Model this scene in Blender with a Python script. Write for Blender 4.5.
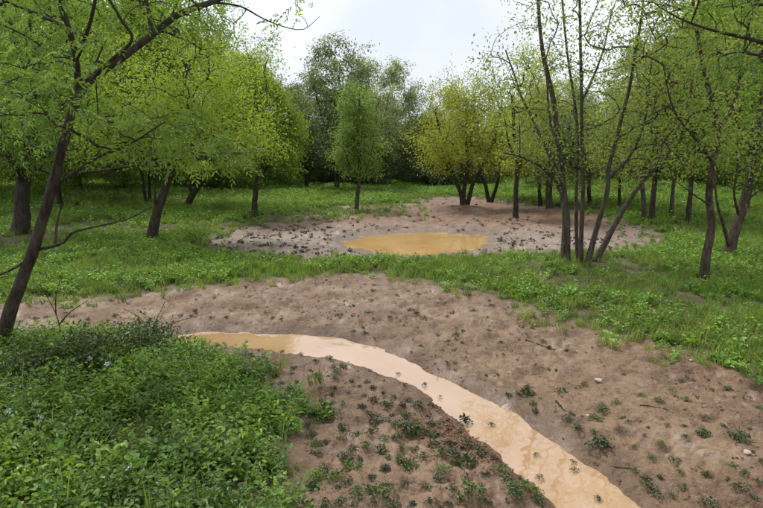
import bpy, math, random
import numpy as np
R = math.radians
rng = np.random.default_rng(7)
random.seed(7)
for o in list(bpy.data.objects): bpy.data.objects.remove(o)
scene = bpy.context.scene
COL = scene.collection

# ------------------------------------------------------------------ camera
CAMH, PITCH, FPX = 1.7, R(9.3), 576.0
cam_d = bpy.data.cameras.new('camera'); cam = bpy.data.objects.new('camera', cam_d); COL.objects.link(cam)
cam.location = (0, 0, CAMH); cam.rotation_euler = (R(90) - PITCH, 0, 0)
cam_d.sensor_width = 36; cam_d.lens = FPX / 763 * 36; cam_d.clip_start = 0.05; cam_d.clip_end = 1500
scene.camera = cam

# ------------------------------------------------------------------ world, sun, exposure
SUN_EL, SUN_AZ = R(58), R(-35)          # azimuth from +Y towards +X
world = bpy.data.worlds.new('World'); scene.world = world; world.use_nodes = True
wn = world.node_tree.nodes; wl = world.node_tree.links; wn.clear()
wo = wn.new('ShaderNodeOutputWorld')
sky = wn.new('ShaderNodeTexSky'); sky.sky_type = 'NISHITA'; sky.sun_disc = False
sky.sun_elevation = SUN_EL; sky.sun_rotation = SUN_AZ
bg1 = wn.new('ShaderNodeBackground'); bg1.inputs['Strength'].default_value = 0.12
wl.new(sky.outputs[0], bg1.inputs['Color'])
tc = wn.new('ShaderNodeTexCoord')
nz = wn.new('ShaderNodeTexNoise'); nz.inputs['Scale'].default_value = 2.2; nz.inputs['Detail'].default_value = 5
nz.inputs['Roughness'].default_value = 0.45
wl.new(tc.outputs['Generated'], nz.inputs['Vector'])
cr = wn.new('ShaderNodeValToRGB')
cr.color_ramp.elements[0].position = 0.36; cr.color_ramp.elements[0].color = (0.63, 0.66, 0.73, 1)
cr.color_ramp.elements[1].position = 0.66; cr.color_ramp.elements[1].color = (0.95, 0.97, 1.0, 1)
wl.new(nz.outputs['Fac'], cr.inputs['Fac'])
bg2 = wn.new('ShaderNodeBackground'); bg2.inputs['Strength'].default_value = 0.55
wl.new(cr.outputs['Color'], bg2.inputs['Color'])
mxs = wn.new('ShaderNodeMixShader'); mxs.inputs['Fac'].default_value = 0.92
wl.new(bg1.outputs[0], mxs.inputs[1]); wl.new(bg2.outputs[0], mxs.inputs[2]); wl.new(mxs.outputs[0], wo.inputs['Surface'])
sun_d = bpy.data.lights.new('sun', 'SUN'); sun_d.energy = 1.5; sun_d.angle = R(14); sun_d.color = (1, 0.96, 0.9)
sun = bpy.data.objects.new('sun', sun_d); COL.objects.link(sun)
sun.rotation_euler = (R(90) - SUN_EL, 0, math.pi - SUN_AZ); sun.location = (0, 0, 30)
vs = scene.view_settings; vs.view_transform = 'Standard'; vs.look = 'None'; vs.exposure = 1.25; vs.gamma = 1
scene.cycles.max_bounces = 6; scene.cycles.diffuse_bounces = 3; scene.cycles.glossy_bounces = 2; scene.cycles.transmission_bounces = 4
scene.render.resolution_x = 1024; scene.render.resolution_y = 682

# ------------------------------------------------------------------ helpers
def ray(px, py):
    cx, cy = (px - 381.5) / FPX, (254 - py) / FPX
    return np.array([cx, math.cos(PITCH) + cy * math.sin(PITCH), -math.sin(PITCH) + cy * math.cos(PITCH)])
def G(px, py, z=0.0):                       # point of the level z seen at a pixel of the photograph
    d = ray(px, py); return np.array([0, 0, CAMH]) + d * ((z - CAMH) / d[2])
def P(px, py, Y):                           # point at depth Y
    d = ray(px, py); return np.array([0, 0, CAMH]) + d * (Y / d[1])
def sstep(a, b, x):
    t = np.clip((x - a) / (b - a), 0, 1); return t * t * (3 - 2 * t)
def _h(ix, iy, s):
    h = (ix.astype(np.int64) * 374761393 + iy.astype(np.int64) * 668265263 + s * 974711) & 0xffffffff
    h = ((h ^ (h >> 13)) * 1274126177) & 0xffffffff
    return ((h ^ (h >> 16)) & 0xffff) / 65535.0
def vn(x, y, s=0):
    x = np.asarray(x, float); y = np.asarray(y, float)
    ix, iy = np.floor(x), np.floor(y); fx, fy = x - ix, y - iy
    fx = fx * fx * (3 - 2 * fx); fy = fy * fy * (3 - 2 * fy)
    a, b, c, d = _h(ix, iy, s), _h(ix + 1, iy, s), _h(ix, iy + 1, s), _h(ix + 1, iy + 1, s)
    return (a * (1 - fx) + b * fx) * (1 - fy) + (c * (1 - fx) + d * fx) * fy - 0.5
def fbm(x, y, s=0, o=3):
    t = 0; a = 1.0
    for k in range(o):
        t = t + a * vn(x * 2 ** k + 17.3 * k, y * 2 ** k - 9.1 * k, s + k); a *= 0.5
    return t
def sdist(poly, x, y):                      # signed distance to a polygon, negative inside
    x = np.asarray(x, float); y = np.asarray(y, float)
    d2 = np.full(x.shape, 1e9); ins = np.zeros(x.shape, bool); n = len(poly)
    for i in range(n):
        ax, ay = poly[i]; bx, by = poly[(i + 1) % n]
        ex, ey = bx - ax, by - ay; wx, wy = x - ax, y - ay
        t = np.clip((wx * ex + wy * ey) / (ex * ex + ey * ey + 1e-12), 0, 1)
        d2 = np.minimum(d2, (wx - ex * t) ** 2 + (wy - ey * t) ** 2)
        c = ((ay > y) != (by > y)); 
        with np.errstate(divide='ignore', invalid='ignore'):
            xi = ax + (y - ay) * (bx - ax) / (by - ay if by != ay else 1e-12)
        ins ^= c & (x < xi)
    d = np.sqrt(d2); return np.where(ins, -d, d)
def pxpoly(pts, z=0.0): return [tuple(G(a, b, z)[:2]) for a, b in pts]
def smooth_poly(p, it=2):
    for _ in range(it):
        q = []
        for i in range(len(p)):
            a, b = np.array(p[i]), np.array(p[(i + 1) % len(p)])
            q += [tuple(a * .75 + b * .25), tuple(a * .25 + b * .75)]
        p = q
    return p

def mesh_np(name, v, faces, smooth=False, mat=None, attrs=None):
    """faces: (n,k) int array, or list of such arrays"""
    if not isinstance(faces, list): faces = [faces]
    faces = [f for f in faces if len(f)]
    me = bpy.data.meshes.new(name); v = np.asarray(v, np.float32)
    me.vertices.add(len(v)); me.vertices.foreach_set('co', v.ravel())
    tot = sum(f.size for f in faces); npol = sum(len(f) for f in faces)
    me.loops.add(tot); me.loops.foreach_set('vertex_index', np.concatenate([f.ravel() for f in faces]).astype(np.int32))
    me.polygons.add(npol)
    sz = np.concatenate([np.full(len(f), f.shape[1], np.int32) for f in faces])
    me.polygons.foreach_set('loop_start', np.concatenate([[0], np.cumsum(sz)[:-1]]).astype(np.int32))
    if smooth: me.polygons.foreach_set('use_smooth', np.ones(npol, bool))
    for k, a in (attrs or {}).items():
        a = np.asarray(a, np.float32)
        if a.ndim == 1:
            at = me.attributes.new(k, 'FLOAT', 'POINT'); at.data.foreach_set('value', a)
        elif a.shape[1] == 3:
            at = me.attributes.new(k, 'FLOAT_VECTOR', 'POINT'); at.data.foreach_set('vector', a.ravel())
        else:
            at = me.attributes.new(k, 'FLOAT_COLOR', 'POINT'); at.data.foreach_set('color', a.ravel())
    me.update(calc_edges=True); me.validate()
    if mat: me.materials.append(mat)
    return me
def ob(name, me, parent=None, loc=None, **kw):
    o = bpy.data.objects.new(name, me); COL.objects.link(o)
    if parent: o.parent = parent
    if loc is not None: o.location = loc
    for k, val in kw.items(): o[k] = val
    return o
def thing(name, label, cat, loc, group=None):
    o = ob(name, None, loc=loc, label=label, category=cat); o.empty_display_size = .2
    if group: o['group'] = group
    return o
def dup(root, loc, rz, sc, label, group=None):
    r = root.copy(); COL.objects.link(r); r.location = loc; r.rotation_euler = (0, 0, rz)
    r.scale = sc if hasattr(sc, '__len__') else (sc, sc, sc); r['label'] = label
    if group: r['group'] = group
    for ch in root.children:
        c = ch.copy(); COL.objects.link(c); c.parent = r
    return r

# ------------------------------------------------------------------ materials
def newmat(name):
    m = bpy.data.materials.new(name); m.use_nodes = True
    nt = m.node_tree; nt.nodes.clear(); out = nt.nodes.new('ShaderNodeOutputMaterial'); return m, nt, out
def nd(nt, t, **kw):
    n = nt.nodes.new(t)
    for k, val in kw.items():
        if k in n.inputs: n.inputs[k].default_value = val
        else: setattr(n, k, val)
    return n
def mixc(nt, fac, a, b, blend='MIX'):
    n = nt.nodes.new('ShaderNodeMix'); n.data_type = 'RGBA'; n.blend_type = blend
    for s, val in ((0, fac), (6, a), (7, b)):
        if hasattr(val, 'links'): nt.links.new(val, n.inputs[s])
        else: n.inputs[s].default_value = val if not hasattr(val, '__len__') else tuple(val) + ((1,) if len(val) == 3 else ())
    return n.outputs[2]
def mth(nt, op, a, b=0.0, clamp=False):
    n = nt.nodes.new('ShaderNodeMath'); n.operation = op; n.use_clamp = clamp
    for s, val in ((0, a), (1, b)):
        if hasattr(val, 'links'): nt.links.new(val, n.inputs[s])
        else: n.inputs[s].default_value = val
    return n.outputs[0]
def noise(nt, scale, detail=3, rough=.5, vec=None):
    n = nd(nt, 'ShaderNodeTexNoise'); n.inputs['Scale'].default_value = scale; n.inputs['Detail'].default_value = detail
    n.inputs['Roughness'].default_value = rough
    if vec is not None: nt.links.new(vec, n.inputs['Vector'])
    return n.outputs['Fac']
def maprange(nt, v, a, b, c=0.0, d=1.0):
    n = nt.nodes.new('ShaderNodeMapRange'); nt.links.new(v, n.inputs[0])
    for i, val in enumerate((a, b, c, d)): n.inputs[i + 1].default_value = val
    return n.outputs[0]

def leaf_mat(name, c1, c2, trans=0.4, patch=None, rough=.5, objvar=.25):
    m, nt, out = newmat(name)
    at = nd(nt, 'ShaderNodeAttribute', attribute_name='rnd')
    col = mixc(nt, at.outputs['Fac'], c1, c2)
    if patch:
        ge = nd(nt, 'ShaderNodeNewGeometry')
        f = maprange(nt, noise(nt, patch[1], 3, .6, ge.outputs['Position']), .42, .62)
        col = mixc(nt, mth(nt, 'MULTIPLY', f, patch[2]), col, patch[0])
    oi = nd(nt, 'ShaderNodeObjectInfo')
    hs = nd(nt, 'ShaderNodeHueSaturation')
    nt.links.new(maprange(nt, oi.outputs['Random'], 0, 1, 1 - objvar, 1 + objvar), hs.inputs['Value']); nt.links.new(col, hs.inputs['Color'])
    nt.links.new(maprange(nt, oi.outputs['Random'], 0, 1, .5 + objvar * .05, .5 - objvar * .05), hs.inputs['Hue'])
    p = nd(nt, 'ShaderNodeBsdfPrincipled'); p.inputs['Roughness'].default_value = rough; p.inputs['Specular IOR Level'].default_value = .35
    nt.links.new(hs.outputs[0], p.inputs['Base Color'])
    t = nd(nt, 'ShaderNodeBsdfTranslucent')
    nt.links.new(mixc(nt, 1.0, hs.outputs[0], (1.2, 1.15, .6), 'MULTIPLY'), t.inputs['Color'])
    mx = nd(nt, 'ShaderNodeMixShader'); mx.inputs[0].default_value = trans
    nt.links.new(p.outputs[0], mx.inputs[1]); nt.links.new(t.outputs[0], mx.inputs[2]); nt.links.new(mx.outputs[0], out.inputs[0])
    return m
def bark_mat(name, c1, c2, moss=None, scale=9):
    m, nt, out = newmat(name)
    tcn = nd(nt, 'ShaderNodeTexCoord'); mp = nd(nt, 'ShaderNodeMapping'); mp.inputs['Scale'].default_value = (1, 1, .28)
    nt.links.new(tcn.outputs['Object'], mp.inputs[0])
    n1 = noise(nt, scale * 2.2, 5, .65, mp.outputs[0]); n2 = noise(nt, 2.5, 3, .5, tcn.outputs['Object'])
    col = mixc(nt, maprange(nt, n1, .35, .65), c1, c2)
    if moss: col = mixc(nt, maprange(nt, n2, .5, .68, 0, .7), col, moss)
    p = nd(nt, 'ShaderNodeBsdfPrincipled'); p.inputs['Roughness'].default_value = .85; p.inputs['Specular IOR Level'].default_value = .25
    nt.links.new(col, p.inputs['Base Color'])
    b = nd(nt, 'ShaderNodeBump'); b.inputs['Strength'].default_value = 1.0; b.inputs['Distance'].default_value = .06
    nt.links.new(n1, b.inputs['Height']); nt.links.new(b.outputs[0], p.inputs['Normal']); nt.links.new(p.outputs[0], out.inputs[0])
    return m
M = {}
M['bark_near'] = bark_mat('bark_near', (.022, .016, .011), (.092, .070, .050), (.075, .072, .045))
M['bark_dark'] = bark_mat('bark_dark', (.020, .015, .011), (.075, .058, .042), (.06, .06, .035))
M['bark_grey'] = bark_mat('bark_grey', (.035, .029, .021), (.135, .112, .080), (.085, .085, .05))
M['bark_red'] = bark_mat('bark_red', (.032, .023, .016), (.125, .092, .066))
M['leaf_near'] = leaf_mat('leaf_near', (.07, .15, .03), (.23, .36, .085), .5)
M['leaf_bright'] = leaf_mat('leaf_bright', (.085, .17, .025), (.24, .37, .06), .5)
M['leaf_lime'] = leaf_mat('leaf_lime', (.12, .205, .025), (.31, .43, .06), .5)
M['leaf_fresh'] = leaf_mat('leaf_fresh', (.20, .31, .06), (.38, .52, .14), .5)
M['leaf_yellow'] = leaf_mat('leaf_yellow', (.29, .35, .045), (.62, .64, .10), .5)
M['leaf_spring'] = leaf_mat('leaf_spring', (.18, .25, .06), (.42, .50, .14), .55)
M['leaf_dark'] = leaf_mat('leaf_dark', (.07, .115, .045), (.20, .265, .11), .45)
M['leaf_grey'] = leaf_mat('leaf_grey', (.12, .165, .075), (.30, .36, .19), .5)
M['leaf_shrub'] = leaf_mat('leaf_shrub', (.02, .045, .012), (.085, .13, .025), .25, rough=.4)
M['grass'] = leaf_mat('grass', (.10, .195, .03), (.27, .40, .075), .4, ((.20, .20, .08), .55, .5), .55, .3)
M['herb'] = leaf_mat('herb', (.085, .19, .028), (.23, .40, .06), .35, None, .5, .3)
M['cover'] = leaf_mat('cover', (.07, .155, .024), (.29, .46, .07), .4, ((.055, .11, .035), 1.3, .7), .42, .35)
M['weed'] = leaf_mat('weed', (.02, .032, .014), (.07, .105, .03), .2, None, .45, .4)
M['weed_green'] = leaf_mat('weed_green', (.035, .07, .015), (.12, .19, .035), .25, None, .45, .3)
M['dead_leaf'] = leaf_mat('dead_leaf', (.09, .045, .022), (.22, .11, .05), .1, None, .6, .3)
M['clod'] = leaf_mat('clod', (.045, .045, .025), (.11, .105, .065), .02, None, .6, .4)
M['petal'] = leaf_mat('petal', (.45, .52, .85), (.62, .68, .95), .3, None, .5, .05)
M['dead_grass'] = leaf_mat('dead_grass', (.16, .12, .06), (.34, .27, .15), .2, None, .7, .2)

# ------------------------------------------------------------------ layout of the ground (outlines on the ground, metres)
STREAM_Z, POND_Z = -0.066, -0.10
stream = smooth_poly(pxpoly([(172, 339), (178, 334), (204, 331), (245, 333), (296, 334), (330, 336), (351, 340), (378, 347), (403, 357), (428, 371), (453, 384), (483, 395), (512, 411),
    (538, 430), (567, 450), (600, 472), (630, 494), (690, 550), (780, 700), (640, 700), (590, 555), (552, 508), (534, 487), (516, 474), (505, 461), (485, 446), (475, 435), (459, 422), (439, 406),
    (420, 391), (402, 382), (380, 374), (344, 362), (303, 355), (272, 352), (242, 349), (204, 346.5), (180, 345)], STREAM_Z), 1)
pond = smooth_poly(pxpoly([(340, 243), (356, 237), (385, 233.5), (440, 231.5), (462, 235), (478, 233.5), (493, 239), (494, 243), (484, 246), (480, 251), (458, 252), (430, 257), (405, 255), (390, 257.5), (372, 253), (355, 252)], POND_Z), 1)
mud_fg = pxpoly([(-700, 318), (-200, 305), (20, 301), (70, 299), (120, 295), (165, 289), (230, 284), (300, 278), (380, 277), (440, 285), (480, 297),
    (530, 311), (570, 326), (620, 346), (680, 359), (763, 379), (900, 420), (1300, 520), (2200, 1500), (250, 1500), (285, 560), (296, 508), (306, 460),
    (300, 430), (280, 398), (240, 368), (185, 352), (130, 339), (60, 337), (-10, 338), (-300, 345), (-900, 360)])
pond_mud = pxpoly([(212, 246), (218, 236), (262, 223), (330, 213), (352, 208), (400, 206), (440, 199), (470, 199), (520, 205), (580, 213), (640, 231), (656, 240),
    (640, 250), (600, 256), (500, 259), (420, 264), (340, 264), (270, 259), (222, 253)], -.03)
cover = pxpoly([(-900, 362), (-300, 347), (-10, 340), (60, 339), (130, 341), (185, 354), (240, 370), (280, 400), (298, 430), (303, 460), (293, 508), (282, 560), (230, 900),
    (-200, 1500), (-1500, 1200)])
mounds = [(G(463, 209), 1.1, .16), (G(516, 216), .8, .10), (G(357, 208), .8, .10), (G(580, 262), .8, .06)]
def height(x, y, fine=True):
    x = np.asarray(x, float); y = np.asarray(y, float)
    ss = sdist(stream, x, y); sp = sdist(pond, x, y); sm = sdist(mud_fg, x, y); spm = sdist(pond_mud, x, y); sc = sdist(cover, x, y)
    calm = sstep(0, .8, ss) * sstep(0, 1.5, sp)
    h = .10 * fbm(x * .35, y * .35, 3) * calm * sstep(1, 6, np.hypot(x, y))
    h = h + .05 * sstep(0, .8, sm) * sstep(0, .7, spm) + .08 * sstep(0.1, -.7, sc)
    h = h - .11 * sstep(.16, -.16, ss) - .010 * sstep(.9, .1, ss)
    h = h - .075 * sstep(1.2, -.2, sp) - .05 * sstep(.5, -.7, sp)
    for c, r, a in mounds: h = h + a * np.exp(-((x - c[0]) ** 2 + (y - c[1]) ** 2) / (.45 * r * r))
    h = h + .55 * sstep(4, 13, x) * sstep(12, 26, y) + .45 * sstep(-5, -16, x) * sstep(12, 24, y) + .06 * np.maximum(y - 45, 0)
    if fine:
        mud = np.maximum(sstep(.1, -.2, sm), sstep(.15, -.3, spm))
        n = .034 * fbm(x * 4, y * 4, 11) + .046 * np.abs(fbm(x * 8, y * 8, 21)) + .024 * fbm(x * 20, y * 20, 31, 2)
        dim = sstep(.58, .74, vn(x * 6.5, y * 6.5, 41) + .5) * -.034      # trodden hollows
        pm = sstep(.15, -.3, spm)
        n = n + pm * (.05 * fbm(x * 3.2, y * 3.2, 51))
        h = h + mud * (n + dim) * (.35 + .65 * sstep(-.05, .35, ss)) * (.3 + .7 * sstep(-.1, .5, sp))
        h = h + (1 - mud) * .04 * fbm(x * 2, y * 2, 61)
    return h
def ground_at(px, py):                      # where the ground is seen at a pixel
    z = 0.0
    for _ in range(5):
        p = G(px, py, z); z = float(height(p[:1], p[1:2])[0])
    p = G(px, py, z); p[2] = z; return p

# ------------------------------------------------------------------ ground sheet
rr = np.concatenate([np.linspace(.02, 1.3, 8)[:-1], np.geomspace(1.3, 26, 520), np.geomspace(26, 600, 70)[1:]])
th = np.concatenate([np.radians(np.linspace(-50, 50, 420)), np.radians(np.linspace(50, 310, 60)[1:-1])])
TH, RR = np.meshgrid(th, rr); X = RR * np.sin(TH); Y = RR * np.cos(TH)
Z = height(X, Y)
nr, nt_ = X.shape
idx = np.arange(nr * nt_).reshape(nr, nt_); nx = np.roll(idx, -1, axis=1)
quads = np.stack([idx[:-1], nx[:-1], nx[1:], idx[1:]], -1).reshape(-1, 4)
ss = sdist(stream, X, Y); sp = sdist(pond, X, Y); sm = sdist(mud_fg, X, Y); spm = sdist(pond_mud, X, Y); scv = sdist(cover, X, Y)
e = .35 * fbm(X * 2.5, Y * 2.5, 71, 4)
mask = np.stack([sstep(.25, -.12, sm + e), sstep(.25, -.25, spm + e * 1.6), np.maximum(sstep(.40, .0, ss + e * .5), .8 * sstep(1.0, .0, sp + e)),
    sstep(-4.5, -9, spm * 0 - (Y - 8)) * sstep(.5, -.5, spm)], -1).reshape(-1, 4)
gm, nt, out = newmat('ground_soil')
at = nd(nt, 'ShaderNodeAttribute', attribute_name='mask'); sep = nd(nt, 'ShaderNodeSeparateColor'); nt.links.new(at.outputs['Color'], sep.inputs[0])
geo = nd(nt, 'ShaderNodeNewGeometry'); pos = geo.outputs['Position']
nA, nB, nC = noise(nt, .9, 4, .6, pos), noise(nt, 6, 5, .65, pos), noise(nt, 38, 4, .6, pos)
mudc = mixc(nt, maprange(nt, nA, .35, .65), (.146, .086, .043), (.218, .140, .081))
mudc = mixc(nt, maprange(nt, nB, .48, .66, 0, .75), mudc, (.090, .050, .031))
mudc = mixc(nt, maprange(nt, nC, .53, .66, 0, .6), mudc, (.058, .034, .022))
mudc = mixc(nt, maprange(nt, noise(nt, 18, 5, .75, pos), .54, .64, 0, .6), mudc, (.29, .19, .13))
pmc = mixc(nt, maprange(nt, nA, .35, .65), (.20, .145, .110), (.275, .215, .170))
pmc = mixc(nt, maprange(nt, nB, .54, .68, 0, .6), pmc, (.12, .08, .058))
redc = mixc(nt, maprange(nt, nB, .4, .65), (.20, .112, .068), (.14, .076, .046))
pmc = mixc(nt, at.outputs['Alpha'], pmc, redc)
turf = mixc(nt, maprange(nt, nB, .4, .65), (.055, .050, .022), (.11, .10, .045))
turf = mixc(nt, maprange(nt, nA, .5, .7, 0, .7), turf, (.15, .105, .07))
col = mixc(nt, sep.outputs[0], turf, mudc); col = mixc(nt, sep.outputs[1], col, pmc)
wet = mth(nt, 'MULTIPLY', sep.outputs[2], maprange(nt, nB, .25, .6, .6, 1.0))
col = mixc(nt, mth(nt, 'MULTIPLY', wet, .85), col, mixc(nt, 1.0, col, (.60, .55, .50), 'MULTIPLY'))
p = nd(nt, 'ShaderNodeBsdfPrincipled'); nt.links.new(col, p.inputs['Base Color'])
anymud = mth(nt, 'MAXIMUM', sep.outputs[0], sep.outputs[1])
ro = maprange(nt, noise(nt, 1.7, 4, .6, pos), .36, .62, .46, .70)
ro = mth(nt, 'SUBTRACT', ro, mth(nt, 'MULTIPLY', wet, .18)); ro = mth(nt, 'MAXIMUM', ro, mth(nt, 'SUBTRACT', .9, mth(nt, 'MULTIPLY', anymud, .75)))
nt.links.new(ro, p.inputs['Roughness']); p.inputs['Specular IOR Level'].default_value = .4
hgt = mth(nt, 'ADD', mth(nt, 'MULTIPLY', nB, .5), mth(nt, 'ADD', mth(nt, 'MULTIPLY', nC, .35), mth(nt, 'MULTIPLY', noise(nt, 110, 3, .6, pos), .12)))
bp = nd(nt, 'ShaderNodeBump'); bp.inputs['Strength'].default_value = 1.0; bp.inputs['Distance'].default_value = .075
nt.links.new(maprange(nt, noise(nt, 1.7, 4, .6, pos), .36, .62, .2, 1.0), bp.inputs['Strength']); nt.links.new(hgt, bp.inputs['Height']); nt.links.new(bp.outputs[0], p.inputs['Normal']); nt.links.new(p.outputs[0], out.inputs[0])
ob('ground', mesh_np('ground', np.stack([X, Y, Z], -1).reshape(-1, 3), quads, True, gm, {'mask': mask}), kind='structure')

# ------------------------------------------------------------------ water
def water_mat(name, c1, c2, ior, rip=.012):
    m, nt, out = newmat(name); ge = nd(nt, 'ShaderNodeNewGeometry')
    col = mixc(nt, maprange(nt, noise(nt, 1.4, 4, .6, ge.outputs['Position']), .35, .65), c1, c2)
    col = mixc(nt, maprange(nt, noise(nt, 60, 2, .5, ge.outputs['Position']), .68, .74, 0, .5), col, (.25, .14, .07))
    p = nd(nt, 'ShaderNodeBsdfPrincipled'); nt.links.new(col, p.inputs['Base Color'])
    p.inputs['Roughness'].default_value = .04; p.inputs['IOR'].default_value = ior
    b = nd(nt, 'ShaderNodeBump'); b.inputs['Strength'].default_value = .25; b.inputs['Distance'].default_value = rip
    nt.links.new(noise(nt, 5, 2, .5, ge.outputs['Position']), b.inputs['Height']); nt.links.new(b.outputs[0], p.inputs['Normal'])
    nt.links.new(p.outputs[0], out.inputs[0]); return m
def water(name, poly, z, mat, grow, step):
    a = np.array(poly); xs = np.arange(a[:, 0].min() - grow, a[:, 0].max() + grow + step, step); ys = np.arange(a[:, 1].min() - grow, a[:, 1].max() + grow + step, step)
    xg, yg = np.meshgrid(xs, ys); keep = sdist(poly, (xg[:-1, :-1] + step / 2), (yg[:-1, :-1] + step / 2)) < grow
    i = np.arange(xg.size).reshape(xg.shape); q = np.stack([i[:-1, :-1], i[:-1, 1:], i[1:, 1:], i[1:, :-1]], -1)[keep]
    used, inv = np.unique(q, return_inverse=True); v = np.stack([xg.ravel(), yg.ravel(), np.full(xg.size, z)], -1)[used]
    return ob(name, mesh_np(name, v, inv.reshape(q.shape), True, mat), kind='structure')
water('muddy_stream', stream, STREAM_Z - .004, water_mat('stream_water', (.36, .215, .108), (.42, .275, .155), 2.2), .34, .05)
water('muddy_pond', pond, POND_Z + .002, water_mat('pond_water', (.42, .25, .095), (.48, .315, .145), 1.22), .5, .15)

# ------------------------------------------------------------------ scattered ground growth (geometry nodes over a point mesh)
def rotmat_dir(d):
    d = d / np.linalg.norm(d, axis=1, keepdims=True); return d
def leaves(pos, axis, nrm, L, W, rnd, fold=.18):
    """diamond leaves with a mid rib: 4 verts 2 tris each"""
    axis = axis / (np.linalg.norm(axis, axis=1, keepdims=True) + 1e-9)
    side = np.cross(axis, nrm); side /= (np.linalg.norm(side, axis=1, keepdims=True) + 1e-9); up = np.cross(side, axis)
    L = np.broadcast_to(np.asarray(L, float), (len(pos),))[:, None]; W = np.broadcast_to(np.asarray(W, float), (len(pos),))[:, None]
    b = pos; t = pos + axis * L - up * L * .12
    mid = pos + axis * L * .45 + up * L * fold * .5
    l = mid + side * W * .5; r = mid - side * W * .5 
    v = np.stack([b, r, t, l], 1).reshape(-1, 3); n = len(pos); k = np.arange(n)[:, None] * 4
    f = np.concatenate([k + np.array([[0, 1, 2]]), k + np.array([[0, 2, 3]])])
    return v, f, np.repeat(rnd, 4)
def leaves6(pos, axis, nrm, L, W, rnd):
    """rounder leaves, 6 verts 4 tris"""
    axis = axis / (np.linalg.norm(axis, axis=1, keepdims=True) + 1e-9)
    side = np.cross(axis, nrm); side /= (np.linalg.norm(side, axis=1, keepdims=True) + 1e-9); up = np.cross(side, axis)
    L = np.broadcast_to(np.asarray(L, float), (len(pos),))[:, None]; W = np.broadcast_to(np.asarray(W, float), (len(pos),))[:, None]
    a = pos + axis * L * .3 + up * L * .05; c = pos + axis * L * .68 + up * L * .03
    v = np.stack([pos, a - side * W * .5, c - side * W * .42, pos + axis * L - up * L * .1, c + side * W * .42, a + side * W * .5], 1)
    v[:, [1, 2, 4, 5]] += (up * L * .1)[:, None]
    k = np.arange(len(pos))[:, None] * 6
    f = np.concatenate([k + np.array([[0, 1, 2]]), k + np.array([[0, 2, 3]]), k + np.array([[0, 3, 4]]), k + np.array([[0, 4, 5]])])
    return v.reshape(-1, 3), f, np.repeat(rnd, 6)
def unit(n, r):
    d = r.normal(size=(n, 3)); return d / np.linalg.norm(d, axis=1, keepdims=True)
def blades(n, r, rad, hmin, hmax, w, lean=.5):
    a = r.uniform(0, 2 * np.pi, n); q = rad * np.sqrt(r.uniform(0, 1, n)); base = np.stack([q * np.cos(a), q * np.sin(a), np.full(n, -.01)], -1)
    h = r.uniform(hmin, hmax, n)[:, None]; az = r.uniform(0, 2 * np.pi, n); out_ = np.stack([np.cos(az), np.sin(az), 0 * az], -1) * r.uniform(.15, 1, n)[:, None] * lean
    sd = np.stack([-np.sin(az), np.cos(az), 0 * az], -1) * w; up = np.array([[0, 0, 1.0]])
    m = base + up * h * .55 + out_ * h * .3; t = base + up * h * .92 + out_ * h * .95
    v = np.stack([base - sd * .5, base + sd * .5, m + sd * .42, m - sd * .42, t], 1).reshape(-1, 3); k = np.arange(n)[:, None] * 5
    f = [k + np.array([[0, 1, 2, 3]]), k + np.array([[3, 2, 4]])]
    return v, f, np.repeat(r.uniform(0, 1, n), 5)
def sprig(r, nst, hmin, hmax, lf, L, W, spread):
    ps, ax, nm = [], [], []
    for s in range(nst):
        a = r.uniform(0, 6.28); h = r.uniform(hmin, hmax); b = np.array([math.cos(a), math.sin(a), 0]) * spread * r.uniform(.1, 1); tip = b * 1.8 + np.array([0, 0, h])
        for k in range(lf):
            t = (k + 1) / lf; p0 = b * (1 - t) + tip * t; aa = a + k * 2.4
            d = np.array([math.cos(aa), math.sin(aa), r.uniform(-.1, .55)]); ps.append(p0); ax.append(d); nm.append(np.array([0, 0, 1]) + r.normal(size=3) * .3)
    n = len(ps); return leaves6(np.array(ps), np.array(ax), np.array(nm), L * r.uniform(.6, 1.2, n), W * r.uniform(.7, 1.15, n), r.uniform(0, 1, n))
def variants(name, builder, n, mat):
    c = bpy.data.collections.new(name)
    for i in range(n):
        v, f, rn = builder(np.random.default_rng(100 + i)); o = bpy.data.objects.new(name, mesh_np(name, v, f, False, mat, {'rnd': rn})); c.objects.link(o)
    return c
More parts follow.
